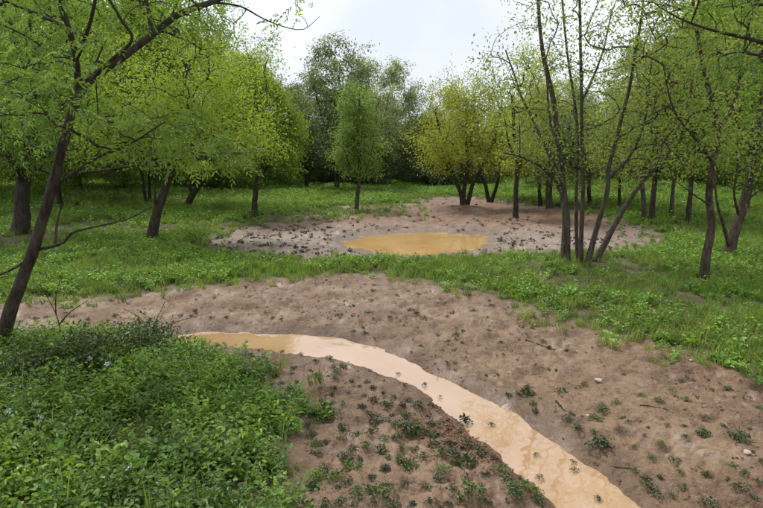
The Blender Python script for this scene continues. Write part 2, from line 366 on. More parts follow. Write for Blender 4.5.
def scatter(name, coll, pts, scl, rz, tilt, seed=0, **props):
    me = mesh_np(name, pts, np.zeros((0, 3), int).reshape(0, 3) if False else [np.zeros((0, 3), int)], attrs=None) if False else bpy.data.meshes.new(name)
    me.vertices.add(len(pts)); me.vertices.foreach_set('co', np.asarray(pts, np.float32).ravel())
    a = me.attributes.new('rot', 'FLOAT_VECTOR', 'POINT'); a.data.foreach_set('vector', np.stack([tilt[:, 0], tilt[:, 1], rz], -1).astype(np.float32).ravel())
    a = me.attributes.new('scl', 'FLOAT', 'POINT'); a.data.foreach_set('value', np.asarray(scl, np.float32))
    o = ob(name, me, **props)
    ng = bpy.data.node_groups.new(name, 'GeometryNodeTree')
    ng.interface.new_socket('Geometry', in_out='INPUT', socket_type='NodeSocketGeometry'); ng.interface.new_socket('Geometry', in_out='OUTPUT', socket_type='NodeSocketGeometry')
    gi = ng.nodes.new('NodeGroupInput'); go = ng.nodes.new('NodeGroupOutput'); ip = ng.nodes.new('GeometryNodeInstanceOnPoints')
    ci = ng.nodes.new('GeometryNodeCollectionInfo'); ci.inputs['Collection'].default_value = coll; ci.inputs['Separate Children'].default_value = True; ci.inputs['Reset Children'].default_value = True
    n1 = ng.nodes.new('GeometryNodeInputNamedAttribute'); n1.data_type = 'FLOAT_VECTOR'; n1.inputs['Name'].default_value = 'rot'
    n2 = ng.nodes.new('GeometryNodeInputNamedAttribute'); n2.data_type = 'FLOAT'; n2.inputs['Name'].default_value = 'scl'
    er = ng.nodes.new('FunctionNodeEulerToRotation')
    L = ng.links.new; L(gi.outputs[0], ip.inputs['Points']); L(ci.outputs[0], ip.inputs['Instance']); ip.inputs['Pick Instance'].default_value = True
    L(n1.outputs[0], er.inputs[0]); L(er.outputs[0], ip.inputs['Rotation']); L(n2.outputs[0], ip.inputs['Scale']); L(ip.outputs[0], go.inputs[0])
    md = o.modifiers.new('scatter', 'NODES'); md.node_group = ng
    return o
def polar_points(r, bands, amax=47):
    out_ = []
    for r0, r1, dens in bands:
        area = math.radians(2 * amax) * (r1 * r1 - r0 * r0) / 2; n = int(area * dens)
        q = np.sqrt(r.uniform(r0 * r0, r1 * r1, n)); a = np.radians(r.uniform(-amax, amax, n)); out_.append(np.stack([q * np.sin(a), q * np.cos(a)], -1))
    return np.concatenate(out_)
def grass_keep(x, y, r, soft=1.0):
    e = .3 * fbm(x * 2.0, y * 2.0, 81) + .12 * vn(x * 9, y * 9, 83)
    sm = sdist(mud_fg, x, y) + e * .8; spm = sdist(pond_mud, x, y) + e * 1.6; sc = sdist(cover, x, y)
    bare = sstep(.12, .38, fbm(x * .55, y * .55, 85)) * sstep(30, 12, y) * .75
    bare = np.maximum(bare, .85 * sstep(3.6, 2.6, np.hypot((x - 3.0) / 1.3, (y - 7.6) / .55)) * sstep(-.1, .25, vn(x * 1.7, y * 1.7, 87)))
    pr = np.maximum(sstep(.0, .35, sm), .22 * sstep(-.45, -.05, sm)) * np.maximum(sstep(.05, .7, spm), .10 * sstep(-.9, 0, spm) + .25 * sstep(15, 18, y) * sstep(2.0, -1.0, x)) * (1 - bare); pr[sc < -.15] = 0
    return r.uniform(0, 1, len(x)) < pr
def lay(coll, name, pts, smin, smax, far=.0, z=0.0, tilt=.2, **props):
    r = np.random.default_rng(hash(name) % 1000 if False else len(name)); x, y = pts[:, 0], pts[:, 1]; n = len(x)
    s = r.uniform(smin, smax, n) * (1 + far * np.maximum(np.hypot(x, y) - 8, 0))
    return scatter(name, coll, np.stack([x, y, height(x, y) + z], -1), s, r.uniform(0, 6.28, n), r.normal(size=(n, 2)) * tilt, **props)
gr = np.random.default_rng(5)
tufts = variants('grass_tuft', lambda r: blades(22, r, .055, .05, .15, .0075, .8), 9, M['grass'])
pts = polar_points(gr, [(3.5, 9, 260), (9, 14, 150), (14, 24, 60), (24, 48, 26)]); pts = pts[grass_keep(pts[:, 0], pts[:, 1], gr)]
lay(tufts, 'grass', pts, .55, 1.15, .035, kind='stuff', label='short green grass between the mud flat and the trees', category='grass')
herbs = variants('herb_sprig', lambda r: sprig(r, 7, .03, .09, 4, .038, .022, .05), 7, M['herb'])
pts = polar_points(gr, [(3.5, 9, 130), (9, 14, 70), (14, 24, 36), (24, 48, 14)])
k = grass_keep(pts[:, 0], pts[:, 1], gr) & (gr.uniform(0, 1, len(pts)) < sstep(-.35, .35, fbm(pts[:, 0] * .8, pts[:, 1] * .8, 91)))
lay(herbs, 'broadleaf_herbs', pts[k], .7, 1.4, .05, kind='stuff', label='low broad-leaved herbs growing among the grass', category='herbs')
cov = variants('cover_sprig', lambda r: sprig(r, 6, .04, .10 + .11 * r.uniform(), 6, .020 + .020 * r.uniform(), .011 + .010 * r.uniform(), .05), 14, M['cover'])
pts = polar_points(gr, [(1.0, 6.5, 700)], 50); c = sdist(cover, pts[:, 0], pts[:, 1]) + .22 * fbm(pts[:, 0] * 3, pts[:, 1] * 3, 93)
pts = pts[gr.uniform(0, 1, len(c)) < sstep(.10, -.18, c) * (.28 + .72 * sstep(-.3, .1, fbm(pts[:, 0] * 2.2, pts[:, 1] * 2.2, 95)))]
lay(cov, 'leafy_ground_cover', pts, .65, 1.25, 0, kind='stuff', tilt=.3, label='dense leafy green ground cover with small flowers on the near bank', category='ground cover')
tallc = variants('tall_herb', lambda r: sprig(r, 3, .14, .26, 8, .046, .022, .03), 6, M['herb'])
lay(tallc, 'tall_herbs', pts[gr.uniform(0, 1, len(pts)) < .035 + .05 * (fbm(pts[:, 0] * 2, pts[:, 1] * 2, 97) > .1)], .6, 1.1, 0, kind='stuff', tilt=.35, label='taller leafy herbs standing out of the near ground cover', category='herbs')
deadc = variants('dead_stem', lambda r: blades(4, r, .03, .12, .30, .004, 1.3), 4, M['dead_grass'])
lay(deadc, 'dead_stems', pts[gr.uniform(0, 1, len(pts)) < .02], .6, 1.1, 0, kind='stuff', tilt=.4, label='thin straw-coloured dead stems in the near ground cover', category='dead stems')
pts2 = pts[gr.uniform(0, 1, len(pts)) < .05]
gtall = variants('cover_blade', lambda r: blades(5, r, .02, .15, .33, .006, .7), 5, M['grass'])
lay(gtall, 'grass_in_ground_cover', pts2, .7, 1.2, 0, kind='stuff', label='thin grass blades standing in the leafy ground cover', category='grass')

# ------------------------------------------------------------------ trees
def tubes(pts, rad, k):
    """pts (C,n,3), rad (C,n) -> verts, quads"""
    C, n, _ = pts.shape
    t = np.gradient(pts, axis=1); t /= (np.linalg.norm(t, axis=2, keepdims=True) + 1e-9)
    ref = np.where(np.abs(t[:, :1, 2:3]) > .8, np.array([1.0, .1, 0]), np.array([.1, 0, 1.0])); ref = np.broadcast_to(ref, t.shape)
    u = np.cross(t, ref); u /= (np.linalg.norm(u, axis=2, keepdims=True) + 1e-9); w = np.cross(t, u)
    a = np.arange(k) * 2 * np.pi / k
    v = pts[:, :, None] + rad[:, :, None, None] * (np.cos(a)[None, None, :, None] * u[:, :, None] + np.sin(a)[None, None, :, None] * w[:, :, None])
    i = np.arange(C * n * k).reshape(C, n, k); j = np.roll(i, -1, axis=2)
    q = np.stack([i[:, :-1], j[:, :-1], j[:, 1:], i[:, 1:]], -1).reshape(-1, 4)
    return v.reshape(-1, 3), q
def resample(p, step, r, wob):
    p = np.asarray(p, float); q = [p[0]]
    ext = np.vstack([2 * p[0] - p[1], p, 2 * p[-1] - p[-2]])
    for i in range(1, len(ext) - 2):
        a, b, c, d = ext[i - 1:i + 3]; m = max(2, int(np.linalg.norm(c - b) / step))
        for s in np.linspace(0, 1, m + 1)[1:]:
            q.append(.5 * (2 * b + (c - a) * s + (2 * a - 5 * b + 4 * c - d) * s * s + (3 * b - a - 3 * c + d) * s ** 3))
    q = np.array(q); j = r.normal(size=(len(q) + 8, 3)) * wob * 5
    j = np.stack([np.convolve(np.convolve(j[:, i], np.ones(5) / 5, 'valid'), np.ones(5) / 5, 'valid') for i in range(3)], -1); j[0] = 0
    return q + j[:len(q)]
def stem_mesh(name, pts, rad, mat, sides, r, flare=0.0):
    n = len(pts); rad = rad.copy()
    if flare: rad *= 1 + flare * np.exp(-np.linspace(0, 1, n) * 12)
    v, q = tubes(pts[None], rad[None], sides); v = v.reshape(n, sides, 3)
    jit = 1 + .10 * r.normal(size=(n, sides, 1)) * .35 + .08 * np.sin(np.arange(sides) * 2.1 + r.uniform(0, 6))[None, :, None]
    v = pts[:, None] + (v - pts[:, None]) * jit
    v = np.concatenate([v.reshape(-1, 3), pts[-1:]]); tip = len(v) - 1
    last = np.arange((n - 1) * sides, n * sides); cap = np.stack([last, np.roll(last, -1), np.full(sides, tip)], -1)
    return mesh_np(name, v, [q, cap], True, mat)

def build_tree(name, label, cat, loc, stems, crowns, n_attr, leaf, bark, seed, group=None, twig_r=.004, low=.35, parts=None, clump=.0, uppen=1.5):
    """stems: [(points local, r0, r1, part name)], crowns: [(centre, radii, weight)]"""
    r = np.random.default_rng(seed); root = thing(name, label, cat, tuple(loc), group)
    npos, nrad, nuse, ndir = [], [], [], []
    for si, (pts, r0, r1, pn) in enumerate(stems):
        ln = np.linalg.norm(np.diff(np.asarray(pts), axis=0), axis=1).sum()
        q = resample(pts, max(ln / 40, .05), r, r0 * .10); n = len(q); rad = r1 + (r0 - r1) * (1 - np.linspace(0, 1, n)) ** 1.25
        ob(pn, stem_mesh(pn, q, rad, bark, 10 if r0 > .05 else 6, r, .22 if pn in ('trunk', 'stem') and r0 > .04 else 0), root)
        t = np.linspace(0, 1, n); m = t >= (low if pn in ('trunk', 'stem') else .15)
        npos += list(q[m]); nrad += list(rad[m]); d = np.gradient(q, axis=0); d /= np.linalg.norm(d, axis=1, keepdims=True); ndir += list(d[m])
    # attractors: the tips of the twigs
    w = np.array([c[2] for c in crowns], float); w /= w.sum(); A = []
    ch = r.choice(len(crowns), n_attr * 4, p=w)
    d = unit(len(ch), r) * (r.uniform(0, 1, len(ch)) ** (1 / 2.4))[:, None]
    cen = np.array([c[0] for c in crowns])[ch]; rad3 = np.array([c[1] for c in crowns])[ch]
    A = cen + d * rad3 * (1 + .5 * vn(d[:, 0] * 3.1 + d[:, 2] * 2.3 + seed, d[:, 1] * 3.1 - d[:, 2] * 2.7, seed))[:, None]
    if clump:
        cs = np.mean([max(c[1]) for c in crowns]) * .42
        A = A[(vn(A[:, 0] / cs + A[:, 2] * .7 / cs, A[:, 1] / cs + A[:, 2] * .9 / cs, seed) > -.5 + min(clump * 1.1, .5))]
    A = A[:n_attr]; n_attr = len(A)
    NP = np.zeros((len(npos) + n_attr * 4, 3)); NP[:len(npos)] = npos; NR = np.zeros(len(NP)); NR[:len(npos)] = nrad
    ND = np.zeros((len(NP), 3)); ND[:len(npos)] = ndir; par = np.full(len(NP), -1); n0 = N = len(npos)
    sd = np.array([np.min(np.sum((NP[:n0] - a) ** 2, 1)) for a in A]); chains = []
    for a in A[np.argsort(sd)]:
        v = a - NP[:N]; dd = np.linalg.norm(v, axis=1); cost = dd * (1 + uppen * np.maximum(0, -(v[:, 2] / (dd + 1e-6)) + .1)) + np.where(np.arange(N) < n0, 0, .0)
        j = int(np.argmin(cost)); p0 = NP[j]; L = dd[j]
        c = p0 + (a - p0) * .5 + ND[j] * L * .18 + np.array([0, 0, .10 * L]) + r.normal(size=3) * L * .07
        s = np.linspace(0, 1, 5)[:, None]; b = (1 - s) ** 2 * p0 + 2 * s * (1 - s) * c + s * s * a
        NP[N:N + 4] = b[1:]; par[N] = j; par[N + 1:N + 4] = np.arange(N, N + 3)
        g = np.diff(b, axis=0); ND[N:N + 4] = g / (np.linalg.norm(g, axis=1, keepdims=True) + 1e-9); chains.append((j, N)); N += 4
    cnt = np.ones(N); cnt[n0:] = 0; cnt[[c[1] + 3 for c in chains]] = 1
    for i in range(N - 1, n0 - 1, -1): cnt[par[i]] += cnt[i]
    rad = twig_r * np.maximum(cnt, 1) ** .5; rad[:n0] = NR[:n0]
    CP = np.array([[NP[j], *NP[s:s + 4]] for j, s in chains]); CR = np.array([[min(rad[s] * 1.1, NR[j] * .8 if j < n0 else rad[j]), *rad[s:s + 4]] for j, s in chains])
    for q in range(1, 5): CR[:, q] = np.minimum(CR[:, q], CR[:, q - 1])
    CR[:, 4] *= .6
    v, f = tubes(CP, CR, 4); ob('twigs', mesh_np('twigs', v, f, True, bark), root, kind='stuff')
    # leaves
    per, sp, Lf, Wf = leaf['per'], leaf['spread'], leaf['L'], leaf['W']
    tips = CP[:, 4]; prev = CP[:, 2]; n = len(tips) * per; ii = np.repeat(np.arange(len(tips)), per)
    s = r.uniform(0, 1.1, n)[:, None]; pos = prev[ii] * (1 - s) + tips[ii] * s + r.normal(size=(n, 3)) * sp * np.array([1, 1, .75])
    outw = tips[ii] - prev[ii]; outw /= (np.linalg.norm(outw, axis=1, keepdims=True) + 1e-9)
    cd = unit(len(tips), r)[ii]; ax = outw * .8 + cd * .5 + unit(n, r) * .75 + np.array([0, 0, -leaf.get('droop', .4)])
    nm = unit(n, r) * .75 + np.array([0, 0, 1.0]); cl = r.uniform(0, 1, len(tips))[ii]; rn = np.clip(.55 * r.uniform(0, 1, n) + .45 * cl, 0, 1)
    sz = r.uniform(.65, 1.25, n)
    if leaf.get('pinnate'):
        ax /= np.linalg.norm(ax, axis=1, keepdims=True); side = np.cross(ax, nm); side /= np.linalg.norm(side, axis=1, keepdims=True)
        P_, A_, N_, S_, R_ = [], [], [], [], []
        rl = leaf['pinnate']
        for t, sg in ((.35, 1), (.35, -1), (.62, 1), (.62, -1), (.88, 1), (.88, -1), (1.0, 0)):
            dr = np.array([[0, 0, -1.0]]) * (t * t * .35 * rl) * sz[:, None]
            P_.append(pos + ax * (rl * t) * sz[:, None] + dr); A_.append(ax * (.55 if sg else 1) + side * sg * .9 + r.normal(size=(n, 3)) * .12 - np.array([0, 0, .25])); N_.append(nm); S_.append(sz); R_.append(rn)
        pos, ax, nm, sz, rn = (np.concatenate(q) for q in (P_, A_, N_, S_, R_))
    v, f, rn = leaves(pos, ax, nm, Lf * sz, Wf * sz, rn)
    ob('crown', mesh_np('crown', v, f, False, leaf['mat'], {'rnd': rn}), root)
    return root
def px_tree(name, label, base, stems, crowns, n_attr, leaf, bark, seed, group=None, cat='tree', dy0=0, **kw):
    """stems [(r0 px, r1 px, part, [(px,py,dy)...])]; crowns [(px,py,dy,rx px,ry px,depth m,weight)] measured on the photograph, built at the tree's own depth"""
    loc = ground_at(*base); loc[2] -= .02; Yb = loc[1]; S = []
    for r0, r1, pn, pts in stems:
        q = [P(a, b, Yb + c) - loc for a, b, c in pts]
        if pn in ('trunk', 'stem'): q[0][2] = min(q[0][2], -.05)
        S.append((q, r0 * .78 * Yb / FPX / 2, r1 * .7 * Yb / FPX / 2, pn))
    Cc = [(P(a, b, Yb + c) - loc, (rx * Yb / FPX, dm, ry * Yb / FPX), w) for a, b, c, rx, ry, dm, w in crowns]
    return build_tree(name, label, cat, loc, S, Cc, n_attr, leaf, M[bark], seed, group, **kw)
def LF(mat, L, W, per, spread, **k): return dict(mat=M[mat], L=L, W=W, per=per, spread=spread, **k)

# the leaning tree at the left edge, close to the camera
px_tree('leaning_tree', 'slender dark leaning tree forking near the left edge, closest to the camera', (-4, 350), [
    (17, 9, 'trunk', [(-4, 350, 0), (18, 290, 0), (38, 235, .05), (52, 185, .1), (63, 140, .15), (80, 92, .2), (105, 69, .25), (135, 49, .3), (157, 33, .4), (178, 17, .5), (215, 1, .7)]),
    (8, 3, 'limb', [(213, 2, .7), (260, -20, .9), (310, -60, 1.0)]),
    (10, 4, 'limb', [(79, 96, .2), (77, 62, .1), (70, 30, 0), (58, -8, -.1), (50, -70, -.2)]),
    (6, 2.5, 'limb', [(71, 36, 0), (62, 25, .1), (35, 12, .2), (5, 0, .3), (-40, -25, .4)]),
    (6, 3, 'limb', [(76, 60, .1), (88, 30, -.15), (95, 0, -.3), (98, -50, -.4)]),
    (6, 3, 'limb', [(84, 88, .2), (110, 62, .1), (132, 40, 0), (122, 22, -.1), (112, 5, -.2), (90, -30, -.3)]),
    (7, 3, 'limb', [(152, 37, .4), (149, 15, .45), (143, -15, .4), (138, -60, .4)]),
    (5, 2, 'limb', [(165, 26, .45), (176, 8, .5), (184, -20, .6)]),
    (5, 1.5, 'limb', [(66, 178, .1), (85, 165, -.1), (105, 154, -.3), (132, 143, -.5), (165, 122, -.7)]),
    (4.5, 1.2, 'limb', [(68, 174, .1), (110, 170, .2), (150, 163, .35), (200, 157, .5), (258, 152, .7)]),
    (4.5, 1.2, 'limb', [(38, 250, .05), (62, 243, -.05), (72, 233, -.15), (100, 226, -.2), (128, 219, -.3), (152, 207, -.4)]),
    (3.5, 1, 'limb', [(55, 243, -.02), (57, 222, .05), (64, 200, .1), (80, 186, .2)]),
    (4, 1.5, 'limb', [(24, 262, 0), (8, 271, -.1), (-12, 278, -.3), (-40, 282, -.5)]),
    (3.5, 1.5, 'limb', [(60, 152, .15), (42, 150, .3), (20, 140, .4), (-15, 136, .6)]),
    (3.5, 1, 'limb', [(213, 2, .7), (240, 6, .8), (262, 18, .85), (282, 26, .9), (303, 29, .95), (320, 16, 1.0)]),
    ], [(60, -40, 0, 130, 80, 1.0, 3), (30, 30, .3, 100, 60, .9, 2), (150, -30, .5, 85, 60, .8, 1.6), (150, 130, -.1, 60, 30, .5, 1.0), (-20, 110, .6, 70, 60, .7, 1.2), (215, 150, .5, 45, 22, .3, .8),
        (290, 15, .9, 35, 20, .2, .12), (205, 25, .7, 38, 28, .5, .7), (60, 90, -.6, 70, 50, .5, 1.0)],
    470, LF('leaf_near', .048, .017, 5, .06, pinnate=.11, droop=.3), 'bark_near', 11, twig_r=.0022, low=.5, uppen=.8)

# the many-stemmed tree right of the pond
px_tree('multi_stem_tree', 'tall many-stemmed tree with five slim trunks fanning out right of the pond', (580, 263), [
    (11, 4, 'stem', [(566, 263, 0), (565, 225, 0), (563, 195, .05), (559, 150, .1), (553, 100, .2), (543, 45, .3), (537, -30, .4)]),
    (5, 2.5, 'stem', [(577, 263, .1), (576, 210, .2), (578, 150, .3), (575, 100, .4), (567, 50, .5), (560, -30, .6)]),
    (6, 3, 'stem', [(581, 262, -.05), (583, 185, -.1), (582, 120, -.1), (581, 60, -.2), (578, -40, -.3)]),
    (8, 3, 'stem', [(586, 263, -.1), (597, 226, -.2), (607, 192, -.3), (609, 165, -.35), (620, 125, -.4), (631, 80, -.5), (642, 0, -.6)]),
    (8, 3, 'stem', [(594, 264, 0), (614, 227, .1), (634, 193, .2), (655, 165, .3), (676, 130, .4), (690, 90, .5), (702, 10, .7)]),
    (6, 2, 'limb', [(563, 196, .05), (548, 172, -.1), (527, 160, -.3), (503, 153, -.5)]),
    (5, 2, 'limb', [(562, 182, .05), (540, 135, .2), (522, 98, .3), (505, 50, .4)]),
    (5, 2, 'limb', [(583, 172, -.1), (563, 155, -.3), (551, 120, -.4), (545, 60, -.5)]),
    (5, 2, 'limb', [(609, 178, -.3), (630, 155, -.2), (645, 118, -.1), (652, 60, 0)]),
    (4, 2, 'limb', [(582, 100, -.1), (600, 60, .2), (612, 10, .4)]),
    ], [(590, 40, 0, 115, 105, 1.9, 5), (520, 90, 0, 45, 80, 1.0, 1.2), (600, 150, 0, 70, 40, 1.0, 1.5), (670, 90, .3, 50, 80, 1.0, 1.2), (590, -60, 0, 110, 60, 1.6, 2)],
    560, LF('leaf_spring', .055, .027, 22, .13), 'bark_grey', 21, twig_r=.0032, low=.4, clump=.4)

# two crooked trunks at the right
px_tree('crooked_tree', 'thin crooked tree with knobbly bark in the grass right of the many-stemmed tree', (706, 282), [
    (11, 3, 'trunk', [(706, 283, 0), (707, 256, 0), (712, 226, .05), (709, 196, .1), (712, 165, .1), (719, 132, .2), (707, 82, .3), (697, 25, .4), (690, -50, .5)]),
    (4, 1.5, 'limb', [(711, 160, .1), (690, 132, -.1), (672, 105, -.3), (662, 60, -.4)]),
    (5, 2, 'limb', [(719, 133, .2), (735, 100, .2), (742, 60, .1), (755, 0, 0)]),
    (3, 1, 'limb', [(710, 205, .05), (694, 195, -.1), (676, 182, -.3)]),
    (3, 1, 'limb', [(711, 190, .05), (725, 176, -.1), (745, 168, -.3)]),
    ], [(700, 40, .2, 80, 100, 1.4, 3), (715, 140, 0, 60, 40, .8, 1), (750, 30, .1, 60, 90, 1.0, 1.5)],
    330, LF('leaf_spring', .052, .025, 24, .12), 'bark_red', 31, twig_r=.003, low=.45, clump=.3)
px_tree('crooked_tree', 'thick reddish trunk leaning right at the right edge behind the thin crooked tree', (726, 258), [
    (13, 6, 'trunk', [(726, 259, 0), (735, 228, .1), (747, 192, .2), (756, 152, .3), (762, 100, .4), (776, 30, .5), (782, -50, .6)]),
    (5, 2, 'limb', [(730, 248, 0), (722, 222, -.1), (717, 200, -.2), (716, 172, -.2)]),
    (4, 1.5, 'limb', [(739, 215, .1), (734, 190, -.2), (738, 160, -.4), (730, 130, -.5)]),
    (7, 2, 'limb', [(754, 160, .3), (738, 120, .2), (722, 80, .1), (712, 20, 0)]),
    (4, 1.5, 'limb', [(742, 205, .15), (760, 190, .1), (785, 180, 0)]),
    ], [(765, 50, .3, 95, 110, 1.5, 3), (750, 140, .2, 50, 45, .9, 1.2), (720, 60, .2, 60, 60, 1, 1)],
    330, LF('leaf_bright', .055, .027, 28, .13), 'bark_red', 32, twig_r=.0035, low=.4, clump=.3)
px_tree('overhanging_tree', 'bough reaching in over the top right corner from a tree outside the picture', (880, 400), [
    (40, 14, 'trunk', [(880, 400, 0), (875, 300, .1), (868, 200, .1), (850, 110, .1), (835, 70, .1)]),
    (12, 2, 'limb', [(850, 112, .1), (815, 66, .15), (763, 43, .2), (720, 31, .25), (685, 18, .3), (655, 2, .3)]),
    (8, 2, 'limb', [(835, 75, .1), (800, 20, .2), (770, -20, .4), (740, -60, .6)]),
    ], [(720, -5, .3, 70, 38, .5, 2), (800, -40, .2, 90, 60, .8, 2), (745, 55, .2, 40, 22, .3, .6)], 120, LF('leaf_near', .04, .015, 4, .06, pinnate=.09), 'bark_near', 33, twig_r=.0022, low=.7, uppen=.6)

# left middle distance
px_tree('broad_tree', 'dark thick-trunked tree behind the leaning tree at the left edge', (18, 233), [
    (19, 10, 'trunk', [(18, 234, 0), (21, 205, 0), (25, 175, .1), (30, 135, .2), (34, 90, .3), (40, 30, .3)]),
    (9, 4, 'limb', [(24, 185, .1), (12, 160, -.2), (-10, 130, -.4), (-30, 80, -.5)]),
    (8, 4, 'limb', [(28, 150, .2), (50, 120, .3), (75, 90, .5), (95, 50, .6)])],
    [(30, 60, 0, 100, 90, 2.2, 3), (-40, 90, 0, 70, 80, 2, 1.5), (40, 140, -.5, 70, 35, 1.5, 1.2)], 380, LF('leaf_bright', 0.072, 0.036, 57, .17), 'bark_dark', 41, twig_r=.006, clump=.25)
px_tree('leaning_tree', 'dark trunk leaning right under a bright green crown left of the pond', (151, 240), [
    (13, 6, 'trunk', [(151, 241, 0), (156, 215, 0), (165, 190, .1), (172, 160, .2), (180, 120, .3), (185, 70, .4)]),
    (4, 2, 'limb', [(156, 212, 0), (155, 190, -.1), (158, 178, -.2)]),
    (6, 2, 'limb', [(168, 178, .1), (195, 150, 0), (225, 130, -.2), (255, 115, -.3)]),
    (6, 2, 'limb', [(172, 160, .2), (150, 130, .2), (125, 105, .1), (105, 80, 0)])],
    [(180, 85, .3, 90, 75, 2.0, 3), (215, 135, -.2, 60, 38, 1.4, 2), (120, 120, 0, 50, 45, 1.4, 1)], 430, LF('leaf_lime', 0.068, 0.032, 57, .18), 'bark_dark', 42, twig_r=.005, clump=.3)
px_tree('leaning_tree', 'small forked leaning trunk in the grass behind the bright green crown', (187, 207), [
    (8, 4, 'trunk', [(187, 208, 0), (194, 192, 0), (202, 176, .1), (208, 140, .2), (214, 80, .3)]),
    (5, 2, 'limb', [(192, 195, 0), (189, 178, -.1), (184, 150, -.2), (176, 110, -.3)])],
    [(205, 75, 0, 70, 75, 2.4, 2), (190, 140, 0, 55, 30, 1.8, 1)], 320, LF('leaf_bright', 0.096, 0.048, 53, .19), 'bark_dark', 43, twig_r=.006, clump=.2)
px_tree('straight_tree', 'upright yellow-green tree on a dark thin trunk at the left edge of the pond mud', (255, 215), [
    (7, 3.5, 'trunk', [(255, 216, 0), (256, 190, 0), (258, 160, 0), (256, 120, .1), (254, 60, .2)]),
    (3.5, 2, 'limb', [(257, 172, 0), (272, 150, 0), (285, 120, .1)]), (3.5, 2, 'limb', [(257, 165, 0), (240, 140, -.2), (228, 105, -.3)])],
    [(250, 105, 0, 44, 56, 1.5, 3), (265, 150, 0, 42, 26, 1.2, 1.3), (290, 130, .2, 16, 25, .6, .3)], 380, LF('leaf_lime', 0.080, 0.040, 53, .16), 'bark_dark', 44, twig_r=.005, clump=.3)
px_tree('teardrop_tree', 'small fresh green tree with a narrow teardrop crown on a slim trunk behind the pond', (357, 208), [
    (5.5, 3, 'trunk', [(357, 209, 0), (358, 190, 0), (360, 170, 0), (358, 130, 0), (359, 95, 0)]),
    (3, 1.5, 'limb', [(359, 182, 0), (368, 165, 0), (374, 140, 0)]), (3, 1.5, 'limb', [(359, 178, 0), (348, 160, 0), (342, 135, 0)])],
    [(360, 140, 0, 25, 34, .9, 3), (352, 108, 0, 15, 24, .55, .9), (367, 112, 0, 12, 20, .5, .6), (362, 168, 0, 22, 12, .8, .6), (343, 150, 0, 12, 22, .5, .5)], 280, LF('leaf_fresh', 0.080, 0.040, 46, .15), 'bark_grey', 45, twig_r=.004, clump=.35)
px_tree('yellow_tree', 'round yellow-green tree forking low on an earth mound behind the pond', (463, 208), [
    (6, 3, 'stem', [(463, 209, 0), (461, 195, 0), (455, 180, .1), (445, 150, .3), (435, 110, .4)]),
    (6, 3, 'stem', [(464, 209, 0), (465, 190, -.1), (467, 165, -.1), (466, 130, 0), (467, 100, 0)]),
    (6, 3, 'stem', [(466, 209, 0), (470, 192, 0), (478, 175, 0), (492, 145, .2), (502, 100, .3)])],
    [(465, 128, 0, 58, 45, 2.0, 3), (440, 150, 0, 36, 26, 1.3, 1), (468, 95, 0, 36, 30, 1.4, 1), (500, 150, 0, 26, 25, 1.0, .7)], 420, LF('leaf_yellow', 0.080, 0.042, 46, .15), 'bark_dark', 46, twig_r=.005, clump=.35)
px_tree('straight_tree', 'straight dark trunk beside the pond mud right of the yellow-green tree', (516, 216), [
    (6.5, 4, 'trunk', [(516, 217, 0), (516, 195, 0), (517, 165, 0), (514, 130, .1), (512, 95, .1)]),
    (4, 1.5, 'limb', [(517, 170, 0), (535, 150, 0), (550, 115, .2)]), (4, 1.5, 'limb', [(516, 160, 0), (508, 140, -.2), (504, 115, -.2)])],
    [(532, 95, 0, 30, 55, 1.6, 2), (530, 150, 0, 24, 20, 1, .8)], 240, LF('leaf_spring', 0.080, 0.040, 34, .15), 'bark_dark', 47, twig_r=.005, clump=.3)
px_tree('forked_tree', 'small forked tree on the grass just right of the yellow-green tree', (490, 203), [
    (5, 2.5, 'stem', [(489, 204, 0), (486, 190, 0), (480, 170, 0), (478, 120, 0)]), (5, 2.5, 'stem', [(491, 204, 0), (496, 188, 0), (500, 165, 0), (502, 110, .1)])],
    [(500, 140, .6, 24, 32, 1.5, 1)], 130, LF('leaf_spring', 0.096, 0.048, 41, .18), 'bark_dark', 48, twig_r=.005, clump=.3)
# right middle distance: each slim trunk is a tree
for i, (bx, by, wd, lean, mat, cx_, cy_, rx_, ry_, lab) in enumerate([
    (540, 206, 5, -4, 'leaf_spring', 536, 130, 42, 50, 'dark slim tree on the far grass between the straight trunk and the many-stemmed tree'),
    (549, 208, 9, 3, 'leaf_grey', 556, 130, 44, 50, 'thicker dark far tree seen just left of the many-stemmed tree'),
    (619, 208, 4, 2, 'leaf_grey', 622, 125, 40, 50, 'thin far tree seen between the two right-hand stems of the many-stemmed tree'),
    (644, 220, 6, -3, 'leaf_spring', 640, 110, 44, 65, 'left one of the close pair of trunks right of the pond mud'),
    (652, 223, 7, 3, 'leaf_grey', 664, 95, 46, 75, 'right one of the close pair of trunks right of the pond mud'),
    (672, 218, 5, 3, 'leaf_spring', 682, 95, 42, 75, 'slim tree on the grass bank left of the thin crooked tree'),
    (688, 223, 6, 4, 'leaf_bright', 700, 90, 46, 80, 'slim slanting tree just left of the thin crooked tree'),
    (746, 214, 6, 5, 'leaf_bright', 752, 85, 50, 85, 'far slim trunk on the bank at the right edge'),
    (590, 204, 5, -2, 'leaf_grey', 588, 135, 46, 42, 'far tree directly behind the stems of the many-stemmed tree')]):
    px_tree('slim_tree', lab, (bx, by), [(wd, wd * .5, 'trunk', [(bx, by + 1, 0), (bx + lean * .4, by - 25, 0), (bx + lean, by - 50, .1), (cx_, cy_ + 10, .2), (cx_ + lean, cy_ - ry_ * .7, .3)]),
        (wd * .5, 1.5, 'limb', [(bx + lean * .8, by - 42, .05), (bx + lean + 14, by - 70, -.2), (bx + lean + 22, by - 105, -.4)])],
        [(cx_, cy_, 0, rx_, ry_, 1.8, 2), (cx_, cy_ + ry_ * .75, 0, rx_ * .9, 22, 1.4, .5)], 250, LF(mat, 0.084, 0.040, 32, .17), 'bark_grey' if i % 2 else 'bark_dark', 60 + i, group='slim trees right of the pond', twig_r=.005, clump=.35)

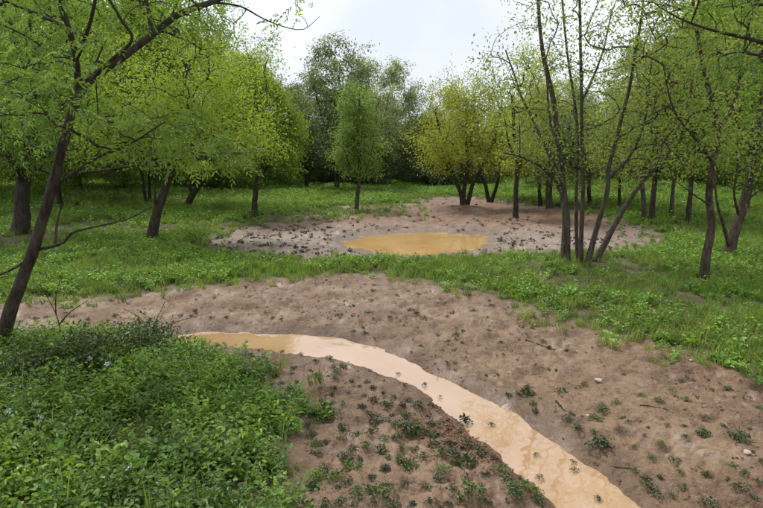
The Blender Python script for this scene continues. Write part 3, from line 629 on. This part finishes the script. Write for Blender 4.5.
# ------------------------------------------------------------------ the wood behind: a few models, copied tree by tree
def local_tree(name, label, H, cw, leafd, bark, seed, nst=1, low=.3, n_attr=260, group=None, cbase=.25):
    r = np.random.default_rng(seed); S = []
    for s in range(nst):
        a = r.uniform(0, 6.28); k = .0 if nst == 1 else .22; d = np.array([math.cos(a), math.sin(a), 0])
        S.append(([d * .08 * (nst > 1) - np.array([0, 0, .25]), d * H * k * .15 + np.array([0, 0, H * .22]), d * H * k * .5 + np.array([0, 0, H * .5]) + r.normal(size=3) * .15, d * H * k * .8 + np.array([0, 0, H * .80]) + r.normal(size=3) * .2], .0105 * H * (.75 if nst > 1 else 1), .0012 * H, 'stem' if nst > 1 else 'trunk'))
    cbase *= .8
    cr = [(np.array([0, 0, H * (cbase + (1 - cbase) * .45)]), (cw, cw, H * (1 - cbase) * .45), 3), (np.array([r.normal() * cw * .3, 0, H * .85]), (cw * .5, cw * .5, H * .15), .8), (np.array([0, r.normal() * cw * .3, H * (cbase + .12)]), (cw * .85, cw * .85, H * .12), 1.0)]
    return build_tree(name, label, 'tree', (0, 0, 0), S, cr, n_attr, leafd, M[bark], seed, group, twig_r=.007, low=low, clump=.25)
FG = 'trees of the dark wood behind the clearing'
def place(src, spots, labels, first):
    for (px, py, Yd, sc, lab) in spots:
        d = ray(px, 190); x = d[0] / d[1] * Yd; z = float(height(np.array([x]), np.array([Yd]))[0]) - .03
        rz = random.uniform(0, 6.28); lab = lab(px) if callable(lab) else lab
        if first:
            src.location = (x, Yd, z); src.rotation_euler = (0, 0, rz); src.scale = (sc, sc, sc * random.uniform(.95, 1.05)); src['label'] = lab; src['group'] = FG; first = False
        else: dup(src, (x, Yd, z), rz, (sc, sc, sc * random.uniform(.95, 1.08)), lab, FG)
gA = local_tree('forest_tree', '', 8.2, 2.3, LF('leaf_grey', 0.136, 0.068, 60, .21), 'bark_dark', 71, 3)
gB = local_tree('forest_tree', '', 7.0, 2.2, LF('leaf_dark', 0.136, 0.072, 69, .22), 'bark_dark', 72, 1)
gC = local_tree('forest_tree', '', 7.5, 2.4, LF('leaf_bright', 0.128, 0.064, 69, .22), 'bark_dark', 73, 2)
gD = local_tree('forest_tree', '', 6.0, 2.2, LF('leaf_grey', 0.208, 0.112, 60, .28), 'bark_dark', 74, 3, cbase=.06, low=.1)
T = 'tall grey-green tree with several stems rising above the wood behind the teardrop tree'
place(gA, [(338, 0, 31, 1.06, T), (372, 0, 35, .98, 'grey-green tree of the wood just right of the teardrop tree'), (405, 0, 38, 1.0, 'thin grey-green tree top in the sky gap left of the yellow-green tree'),
    (306, 0, 33, .82, 'grey-green tree of the wood between the upright tree and the teardrop tree'), (440, 0, 40, .8, 'grey-green tree of the wood behind the yellow-green tree'),
    (560, 0, 33, .75, 'grey-green tree of the wood behind the many-stemmed tree'), (640, 0, 30, .85, 'grey-green tree of the wood behind the pair of grey trunks')], None, True)
LM = [(-80, 'the far left corner'), (-15, 'the left edge'), (35, 'the thick dark trunk'), (60, 'the stem of the near leaning tree'), (148, 'the left side of the dark leaning trunk'), (80, 'the fork of the near leaning tree'), (125, 'the space right of the near leaning tree'), (170, 'the dark leaning trunk'), (215, 'the small forked leaning trunk'),
    (250, 'the upright yellow-green tree'), (285, 'the right side of the upright yellow-green tree'), (318, 'the gap left of the teardrop tree'), (350, 'the teardrop tree'), (388, 'the gap right of the teardrop tree'), (425, 'the left side of the round yellow tree'), (460, 'the round yellow tree'),
    (495, 'the small forked tree'), (530, 'the straight dark trunk'), (580, 'the many-stemmed tree'), (625, 'the right-hand stems of the many-stemmed tree'), (670, 'the pair of trunks'), (715, 'the thin crooked tree'), (765, 'the thick reddish trunk'), (830, 'the right edge')]
def near(fmt): return lambda px: fmt % min(LM, key=lambda q: abs(q[0] - px))[1]
W = near('dark leafy wood tree far behind %s')
WL, WR = near('bright green wood tree behind %s'), near('tall dark wood tree behind %s')
place(gB, [(x, 0, y, s, W) for x, y, s in ((318, 41, .95), (350, 43, .9), (388, 42, .85), (425, 44, .8), (460, 43, .8), (495, 41, .75), (530, 39, .75), (285, 38, .95))] +
    [(x, 0, y, s, WR) for x, y, s in ((580, 36, .75), (625, 35, .8), (670, 33, 1.0), (715, 31, 1.25), (765, 30, 1.3), (830, 28, 1.2))], None, True)
place(gC, [(x, 0, y, s, WL) for x, y, s in ((250, 34, 1.0), (215, 31, 1.05), (170, 29, 1.15), (125, 28, 1.15), (80, 25, 1.15), (35, 24, 1.15), (-15, 22, 1.15), (-80, 20, 1.15), (148, 21, 1.0), (60, 18.5, .95))] +
    [(x, 0, y, s, near('bright green right-hand wood tree behind %s')) for x, y, s in ((700, 26, 1.1), (750, 24, 1.15), (805, 21, 1.1))], None, True)
FG = 'dark undergrowth bushes along the edge of the wood'
U = near('grey-green undergrowth bush far behind %s')
spots = []
for i, x in enumerate(range(-60, 840, 21)):
    yb = 37 if 260 < x < 560 else (31 if x <= 260 else 32); spots.append((x + random.uniform(-8, 8), 0, yb + random.uniform(-1.5, 6), random.uniform(.5, .75), U))
gD.name = 'woodland_bush'; gD['category'] = 'bush'
place(gD, spots, None, True)
FG = 'leafy bushes under the trees at both sides of the clearing'
gE = local_tree('woodland_bush', '', 3.0, 1.5, LF('leaf_bright', .085, .042, 46, .16), 'bark_dark', 75, 4, cbase=.06, low=.1, n_attr=190); gE['category'] = 'bush'
U2 = near('fresh green bush in the grass behind %s')
spots = [(x + random.uniform(-6, 6), 0, y, s_, U2) for x, y, s_ in ((-60, 21, .8), (-15, 24, .9), (35, 21, .75), (60, 24, .85), (80, 27, .9), (125, 25, .8), (170, 28, .85), (215, 29, .9), (250, 30, .8), (285, 34, .9),
    (580, 31, .8), (625, 29, .85), (670, 27, .9), (715, 25, .9), (765, 22, .95), (830, 20, 1.0))]
place(gE, spots, None, True)

# ------------------------------------------------------------------ shrubs and bare saplings by the near bank
def shrub(label, px, py, w, h, seed, n=110, mat='leaf_shrub', per=14):
    loc = ground_at(px, py); r = np.random.default_rng(seed); S = []
    for s in range(5):
        a = s * 1.26 + r.uniform(-.3, .3); d = np.array([math.cos(a), math.sin(a), 0]); S.append(([d * .03 - np.array([0, 0, .05]), d * w * .25 + np.array([0, 0, h * .5]), d * w * .4 + np.array([0, 0, h * .9])], .006, .003, 'stem'))
    return build_tree('shrub', label, 'shrub', loc, S, [((0, 0, h * .55), (w / 2, w / 2, h * .5), 1)], n, LF(mat, .034, .017, per, .05, droop=0), M['bark_dark'], seed, 'low shrubs on the near bank', twig_r=.0013, low=.1)
shrub('dark leafy shrub on the near bank beside the left end of the stream', 140, 358, .62, .30, 201)
shrub('dark leafy shrub on the near bank in front of the leaning trunk', 88, 372, .60, .28, 202)
shrub('low dark shrub at the foot of the leaning trunk', 30, 385, .6, .26, 203)
shrub('green shrub patch at the bottom left corner', 20, 470, .5, .2, 204, 90, 'cover')
shrub('small green bush in the grass at the left end of the pond mud', 196, 243, .75, .38, 205, 120, 'herb')
shrub('small green bush in the grass under the leaning trunk with the bright crown', 222, 212, .9, .4, 206, 120, 'herb')
def sapling(label, px, py, tips, seed):
    loc = ground_at(px, py); S = []
    for k, ptl in enumerate(tips): S.append(([P(a, b, loc[1] + c) - loc for a, b, c in ptl], .006, .0022, 'stem'))
    for s in S: s[0][0][2] = min(s[0][0][2], -.02) if s is S[0] else s[0][0][2]
    build_tree('sapling', label, 'sapling', loc, S, [(S[0][0][-1], (.15, .15, .15), 1)], 10, LF('leaf_near', .03, .012, 2, .03), M['bark_dark'], seed, 'bare saplings beside the stream', twig_r=.0014, low=.3)
sapling('bare thin sapling in front of the leaning trunk', 62, 348, [[(62, 350, 0), (58, 320, 0), (48, 298, .05), (40, 285, .1)], [(59, 325, 0), (70, 312, -.05), (88, 300, -.1)], [(56, 315, 0), (56, 295, .05), (60, 280, .1)]], 211)
sapling('bare thin sapling rising left of the stream end', 150, 350, [[(150, 352, 0), (152, 330, 0), (160, 312, 0), (166, 300, 0)], [(152, 332, 0), (176, 322, -.1), (198, 316, -.2)], [(152, 335, 0), (140, 318, .05), (122, 308, .1)]], 212)

# ------------------------------------------------------------------ weeds in the mud
def weed_builder(r, n, rad, h, L, W):
    a = r.uniform(0, 6.28, n); q = rad * r.uniform(.0, 1, n); pos = np.stack([q * np.cos(a), q * np.sin(a), h * r.uniform(.05, 1, n) * (1 - .6 * q / rad)], -1)
    a2 = r.uniform(0, 6.28, n); ax = np.stack([np.cos(a2), np.sin(a2), r.uniform(-.2, .9, n)], -1) * .8 + np.stack([np.cos(a), np.sin(a), 0 * a], -1) * .4
    return leaves6(pos, ax, np.array([[0, 0, 1.0]]) + r.normal(size=(n, 3)) * .5, L * r.uniform(.6, 1.3, n), W * r.uniform(.7, 1.2, n), r.uniform(0, 1, n))
def weed_meshes(mat, seed, n=6, cnt=34, rad=.05, h=.045):
    o_ = []
    for i in range(n):
        r = np.random.default_rng(seed + i); v, f, rn = weed_builder(r, int(cnt * 2.2) + r.integers(-8, 10), rad, h, .018, .010)
        # stretched, lopsided clump
        v[:, 0] *= r.uniform(.8, 1.5); o_.append(mesh_np('weed', v, f, False, M[mat], {'rnd': rn}))
    return o_
WD = weed_meshes('weed', 300); WG = weed_meshes('weed_green', 320, 6, 46, .06, .06); WS = weed_meshes('weed', 340, 5, 14, .035, .025)
wr = np.random.default_rng(77)
used = []
def weed(px, py, size_px, meshes, label, group):
    p = ground_at(px, py)
    if STREAM_Z > p[2]: p = G(px, py, STREAM_Z + .004)
    if label is Lspit: label = ('dark green weed at the upper end of the mud spit' if py < 385 else 'dark green weed on the middle of the mud spit' if py < 440 else 'dark green weed low on the mud spit near the leafy bank' if px < 400 else 'dark green weed low on the mud spit near the stream')
    if label is Lflat: label = ('small dark weed on the mud flat close below the grass' if py < 375 else 'small dark weed on the right stream bank' if px < 600 else 'small dark weed on the open mud flat at the right' if py < 440 else 'small dark weed in the bottom right corner of the mud')
    if label is Ltop: label = ('tiny dark weed on the far mud strip by the leaning trunk' if px < 180 else 'tiny dark weed on the far mud strip above the stream' if px < 400 else 'tiny dark weed on the far mud strip below the many-stemmed tree')
    sc = size_px * math.hypot(p[1], CAMH) / FPX / .13
    o = ob('weed', meshes[wr.integers(len(meshes))], loc=tuple(p), label=label, category='weed', group=group)
    o.rotation_euler = (wr.normal() * .12, wr.normal() * .12, wr.uniform(0, 6.28)); o.scale = (sc * wr.uniform(.85, 1.2), sc, sc * wr.uniform(.75, 1.15)); used.append((px, py)); return o
Lspit, Gs = 'dark green weed clump on the mud spit between the leafy bank and the stream', 'weeds on the mud spit'
Lflat, Gf = 'small dark weed clump on the wide mud flat right of the stream', 'weeds on the right mud flat'
Ltop, Gt = 'tiny dark weed on the mud strip between the stream and the grass', 'weeds on the far mud strip'
Lwat, Gw = 'small weed sticking out of the muddy stream water', 'weeds in the stream water'
# single ones that can be told apart
for px, py, s, ms, lab in [(350, 472, 30, WG, 'largest bright green weed clump low on the mud spit'), (334, 478, 18, WG, 'bright green weed beside the largest weed clump on the mud spit'),
    (405, 430, 24, WD, 'dark weed clump in the middle of the mud spit'), (468, 465, 26, WG, 'broad green weed clump near the lower stream bank'), (512, 492, 24, WG, 'bright green weed at the lower stream bank'),
    (464, 422, 20, WD, 'dark leafy weed on the left bank where the stream bends'), (704, 436, 20, WD, 'broad dark weed alone on the right mud flat'), (600, 446, 30, WD, 'long low dark weed clump on the right bank of the stream'),
    (527, 396, 22, WD, 'leafy weed cluster on the right bank above the stream bend'), (562, 392, 14, WD, 'round dark weed on the mud right of the bank cluster'), (408, 470, 24, WG, 'pale green weed clump low in the middle of the spit'),
    (330, 418, 20, WG, 'green weed tuft at the edge of the leafy bank'), (740, 440, 26, WD, 'flat straggling weed near the right edge'), (383, 495, 24, WG, 'green weed clump at the bottom of the spit'), (470, 495, 26, WG, 'green weed clump at the bottom beside the stream')]:
    weed(px, py, s, ms, lab, 'single weeds on the mud')
for px, py, s in [(540, 478, 10), (536, 455, 7), (573, 462, 8), (575, 470, 9), (598, 499, 10), (425, 385, 7), (398, 374, 6), (491, 425, 8), (440, 397, 6)]: weed(px, py, s, WD, Lwat, Gw)
for px, py, s in [(509, 397, 11), (516, 403, 12), (533, 405, 12), (535, 412, 11), (527, 390, 12), (486, 376, 6), (549, 370, 6), (556, 371, 7), (503, 355, 6), (507, 347, 5), (568, 420, 14), (577, 428, 14), (572, 415, 10), (645, 480, 16), (650, 490, 16), (658, 497, 18),
    (684, 490, 14), (674, 460, 11), (660, 478, 9), (622, 419, 8), (629, 422, 6), (648, 428, 6), (667, 425, 6), (684, 427, 10), (685, 411, 7), (725, 427, 7), (745, 474, 14), (738, 488, 16), (755, 500, 14), (727, 480, 9), (710, 505, 18), (624, 375, 5), (637, 374, 5), (525, 372, 5), (712, 390, 6), (596, 465, 9), (750, 430, 10)]: weed(px, py, s, WD, Lflat, Gf)
from_px = lambda pl, x, y: float(sdist(pl, np.array([x]), np.array([y]))[0])
def sow(n, box, size, meshes, label, group, mind, cond):
    c = 0; tries = 0
    while c < n and tries < 6000:
        tries += 1; px = wr.uniform(box[0], box[2]); py = wr.uniform(box[1], box[3])
        p = G(px, py)
        if from_px(mud_fg, p[0], p[1]) > -.05 or from_px(stream, p[0], p[1]) < .06 or not cond(px, py): continue
        if any((px - a) ** 2 + ((py - b) * 1.6) ** 2 < mind * mind for a, b in used): continue
        weed(px, py, wr.uniform(*size), meshes, label, group); c += 1
spit = lambda x, y: x < 560 and y > 352 and (y > 352 + max(0, (x - 330)) * .62)
sow(62, (290, 400, 545, 508), (11, 19), WD, Lspit, Gs, 13, spit)
sow(22, (300, 420, 545, 508), (12, 20), WG, Lspit, Gs, 12, spit)
sow(48, (190, 352, 460, 410), (7, 12), WD, Lspit, Gs, 9, spit)
sow(95, (20, 282, 570, 352), (5.5, 9), WD, Ltop, Gt, 7, lambda x, y: not spit(x, y))
sow(26, (560, 380, 763, 508), (8, 13), WG, Lflat, Gf, 14, lambda x, y: not spit(x, y))
sow(45, (430, 320, 763, 508), (5, 9), WS, Lflat, Gf, 9, lambda x, y: not spit(x, y))
# trodden clods and seedlings all round the pond: too many and too small to count
cl_c = variants('pond_clod', lambda r: weed_builder(r, 16, .06, .05, .05, .035), 6, M['clod'])
n = 12000; a = np.array(pond_mud); xs = wr.uniform(a[:, 0].min(), a[:, 0].max(), n); ys = wr.uniform(a[:, 1].min(), a[:, 1].max(), n)
dr = sstep(-.25, .3, fbm(xs * 1.1, ys * 1.1, 105)); d1 = sdist(pond_mud, xs, ys); d2 = sdist(pond, xs, ys)
k = (wr.uniform(0, 1, n) < .25 + .75 * dr) & (d1 < -.02) & (d2 > .12) & (wr.uniform(0, 1, n) < .30 + .3 * sstep(2.0, -1.5, xs)) & (wr.uniform(0, 1, n) < .9 * sstep(18, 12.5, ys) + .08)
lay(cl_c, 'pond_margin_seedlings', np.stack([xs[k], ys[k]], -1), .25, .95, 0, kind='stuff', label='small dark seedlings and clods dotting the trodden pond margin', category='seedlings')
# mixed low bits over the near mud
gran = variants('mud_crumb', lambda r: weed_builder(r, 9, .018, .014, .016, .012), 5, M['clod'])
pts = polar_points(wr, [(2.3, 5, 110), (5, 8.5, 45)], 45); x_, y_ = pts[:, 0], pts[:, 1]
k = (sdist(mud_fg, x_, y_) < 0) & (sdist(stream, x_, y_) > .05) & (wr.uniform(0, 1, len(x_)) < sstep(-.3, .35, fbm(x_ * 1.3, y_ * 1.3, 99)))
lay(gran, 'mud_crumbs', pts[k], .25, 1.0, 0, kind='stuff', label='fine dark crumbs of soil and plant litter on the mud', category='litter')
# leaf litter at the bend of the stream
lit = variants('litter_leaf', lambda r: leaves6(np.array([[-.012, 0, .004], [.01, .012, .006]]), np.array([[1, .2, .12], [-.3, 1, .1]]), np.array([[0, 0, 1.0], [.2, 0, 1]]), .024, .013, r.uniform(0, 1, 2)), 4, M['dead_leaf'])
q = np.array([G(wr.normal(458 + t * 40, 16), wr.normal(430 + t * 26, 9))[:2] for t in wr.uniform(-.6, 1, 420)] + [G(wr.uniform(300, 760), wr.uniform(350, 505))[:2] for _ in range(160)])
q = q[(sdist(stream, q[:, 0], q[:, 1]) > .02) & (sdist(mud_fg, q[:, 0], q[:, 1]) < 0)]
lay(lit, 'leaf_litter', q, .5, 1.2, 0, tilt=.25, z=.002, kind='stuff', label='reddish brown dead leaves washed up on the stream bank', category='leaf litter')
dg = variants('dead_blade', lambda r: blades(8, r, .03, .05, .16, .004, 2.2), 5, M['dead_grass'])
pts = polar_points(wr, [(4, 10, 16), (10, 16, 10)]); x_, y_ = pts[:, 0], pts[:, 1]; k = (np.abs(sdist(mud_fg, x_, y_) - .5) < .9) & (sdist(cover, x_, y_) > .1) & (y_ > 4.5)
lay(dg, 'dead_grass', pts[k], .5, 1.1, 0, kind='stuff', label='flattened straw-coloured dead grass along the edge of the mud', category='dead grass')

# ------------------------------------------------------------------ stones, sticks, flowers
sm_, nt, out = newmat('pale_stone'); tcn = nd(nt, 'ShaderNodeTexCoord'); p = nd(nt, 'ShaderNodeBsdfPrincipled'); p.inputs['Roughness'].default_value = .7
nt.links.new(mixc(nt, noise(nt, 20, 4, .6, tcn.outputs['Object']), (.26, .21, .17), (.55, .48, .41)), p.inputs['Base Color']); nt.links.new(p.outputs[0], out.inputs[0])
import bmesh
def stone_mesh(seed):
    r = np.random.default_rng(seed); bm = bmesh.new(); bmesh.ops.create_icosphere(bm, subdivisions=2, radius=.5)
    a = r.normal(size=(6, 3)); a /= np.linalg.norm(a, axis=1, keepdims=True)
    for v in bm.verts:
        c = np.array(v.co)
        for d in a:
            t = c @ d
            if t > .34: c = c - d * (t - .34)
        v.co = c * np.array([1, .75, .5])
    me = bpy.data.meshes.new('stone'); bm.to_mesh(me); bm.free(); me.materials.append(sm_); return me
SM = [stone_mesh(i) for i in range(4)]
for i, (px, py, s, lab) in enumerate([(598, 381, 9, 'largest pale stone on the right mud flat'), (747, 453, 10, 'pale angular stone near the right edge of the mud'), (588, 416, 5, 'small pale stone right of the bank weeds'), (691, 361, 5, 'pale stone at the grass edge on the right'),
    (600, 336, 4, 'tiny pale stone at the grass edge above the mud flat'), (535, 325, 4, 'tiny pale stone on the mud below the grass strip'), (698, 362, 4, 'tiny pale stone beside the stone at the grass edge'), (655, 347, 4, 'small pale stone in the mud by the grass edge'), (492, 322, 4, 'tiny pale stone near the middle of the mud strip'), (560, 500, 4, 'tiny stone on the lower stream bank'), (452, 382, 3.5, 'tiny pale stone on the right bank where the stream narrows')]):
    p = ground_at(px, py); sc = s * p[1] / FPX; o = ob('stone', SM[i % 4], loc=(p[0], p[1], p[2] + sc * .1), label=lab, category='stone', group='pale stones on the mud'); o.scale = (sc,) * 3; o.rotation_euler = (0, 0, i * 1.7)
for i, (ax_, ay_, bx_, by_, th_, lab) in enumerate([(556, 402, 566, 412, 1.8, 'dark stick on the right bank beside the weeds'), (692, 380, 706, 389, 1.2, 'thin stick on the mud near the grass edge on the right'), (605, 461, 622, 474, 2, 'pale twig among dead grass on the right stream bank'), (604, 466, 636, 470, 2, 'pale crossing twig on the right stream bank'), (525, 340, 560, 352, 1.5, 'thin twig on the mud strip'), (640, 405, 668, 410, 1.3, 'faint thin twig in the middle of the mud flat'), (205, 372, 240, 366, 1.5, 'thin twig at the edge of the leafy bank'), (570, 300, 600, 310, 2, 'stick lying in the grass below the many-stemmed tree')]):
    r = np.random.default_rng(400 + i); n = 7; ps = []
    for t in np.linspace(0, 1, n):
        g = ground_at(ax_ + (bx_ - ax_) * t + r.normal() * .4, ay_ + (by_ - ay_) * t + r.normal() * .35); g[2] += .004; ps.append(g)
    ps = np.array(ps); o0 = ps[0].copy(); ob('stick', stem_mesh('stick', ps - o0, np.linspace(1, .5, n) * th_ * ps[0][1] / FPX / 2, M['bark_grey'] if 'pale' in lab else M['bark_dark'], 6, r), loc=tuple(o0), label=lab, category='stick', group='sticks on the mud')
# periwinkle flowers standing on thin stems in the ground cover
pet = []
for k in range(5):
    a0 = k * 1.2566; c, s = math.cos(a0), math.sin(a0); t = np.array([-s, c, 0]); u = np.array([c, s, .15])
    pet += [u * .003, u * .012 - t * .005, u * .021 - t * .008, u * .022 + t * .006, u * .011 + t * .005]
pv = np.array(pet); pf = np.arange(25).reshape(5, 5); petal_me = mesh_np('petals', pv, pf, False, M['petal'], {'rnd': np.repeat(np.linspace(0, 1, 5), 5)})
sv, sf = tubes(np.array([[[0, 0, -.27], [.01, 0, -.13], [0, 0, .002]]]), np.array([[.0016, .0014, .0012]]), 5); stem_me = mesh_np('stem', sv, sf, True, M['cover'], {'rnd': np.full(len(sv), .4)})
for i, (px, py, lab) in enumerate([(107, 364, 'pale blue flower in the dark shrub at the top of the near bank'), (90, 358, 'pale blue flower nearest the leaning trunk'), (78, 367, 'pale blue flower left of the pair by the dark shrub'), (81, 397, 'larger pale blue flower in the middle of the near bank'), (94, 394, 'smaller pale blue flower right of the larger one'),
    (79, 413, 'pale blue flower just below the middle pair'), (36, 403, 'pale blue flower left of the middle of the near bank'), (9, 411, 'pale blue flower at the left edge'), (40, 417, 'pale blue flower below the one left of the middle'), (27, 429, 'pale blue flower lower left in the ground cover'), (113, 441, 'pale blue flower right in the lower ground cover'), (129, 468, 'lowest pale blue flower in the ground cover')]):
    p = G(px, py, .30); z0 = float(height(p[:1], p[1:2])[0]); t = thing('flower', lab, 'flower', (p[0], p[1], z0), 'pale blue flowers in the ground cover')
    a = ob('petals', petal_me, t, (0, 0, p[2] - z0)); a.rotation_euler = (R(38), R(8), i); a.scale = (.8,) * 3; b = ob('stem', stem_me, t, (0, 0, p[2] - z0)); b.scale = (1, 1, (p[2] - z0) / .26)
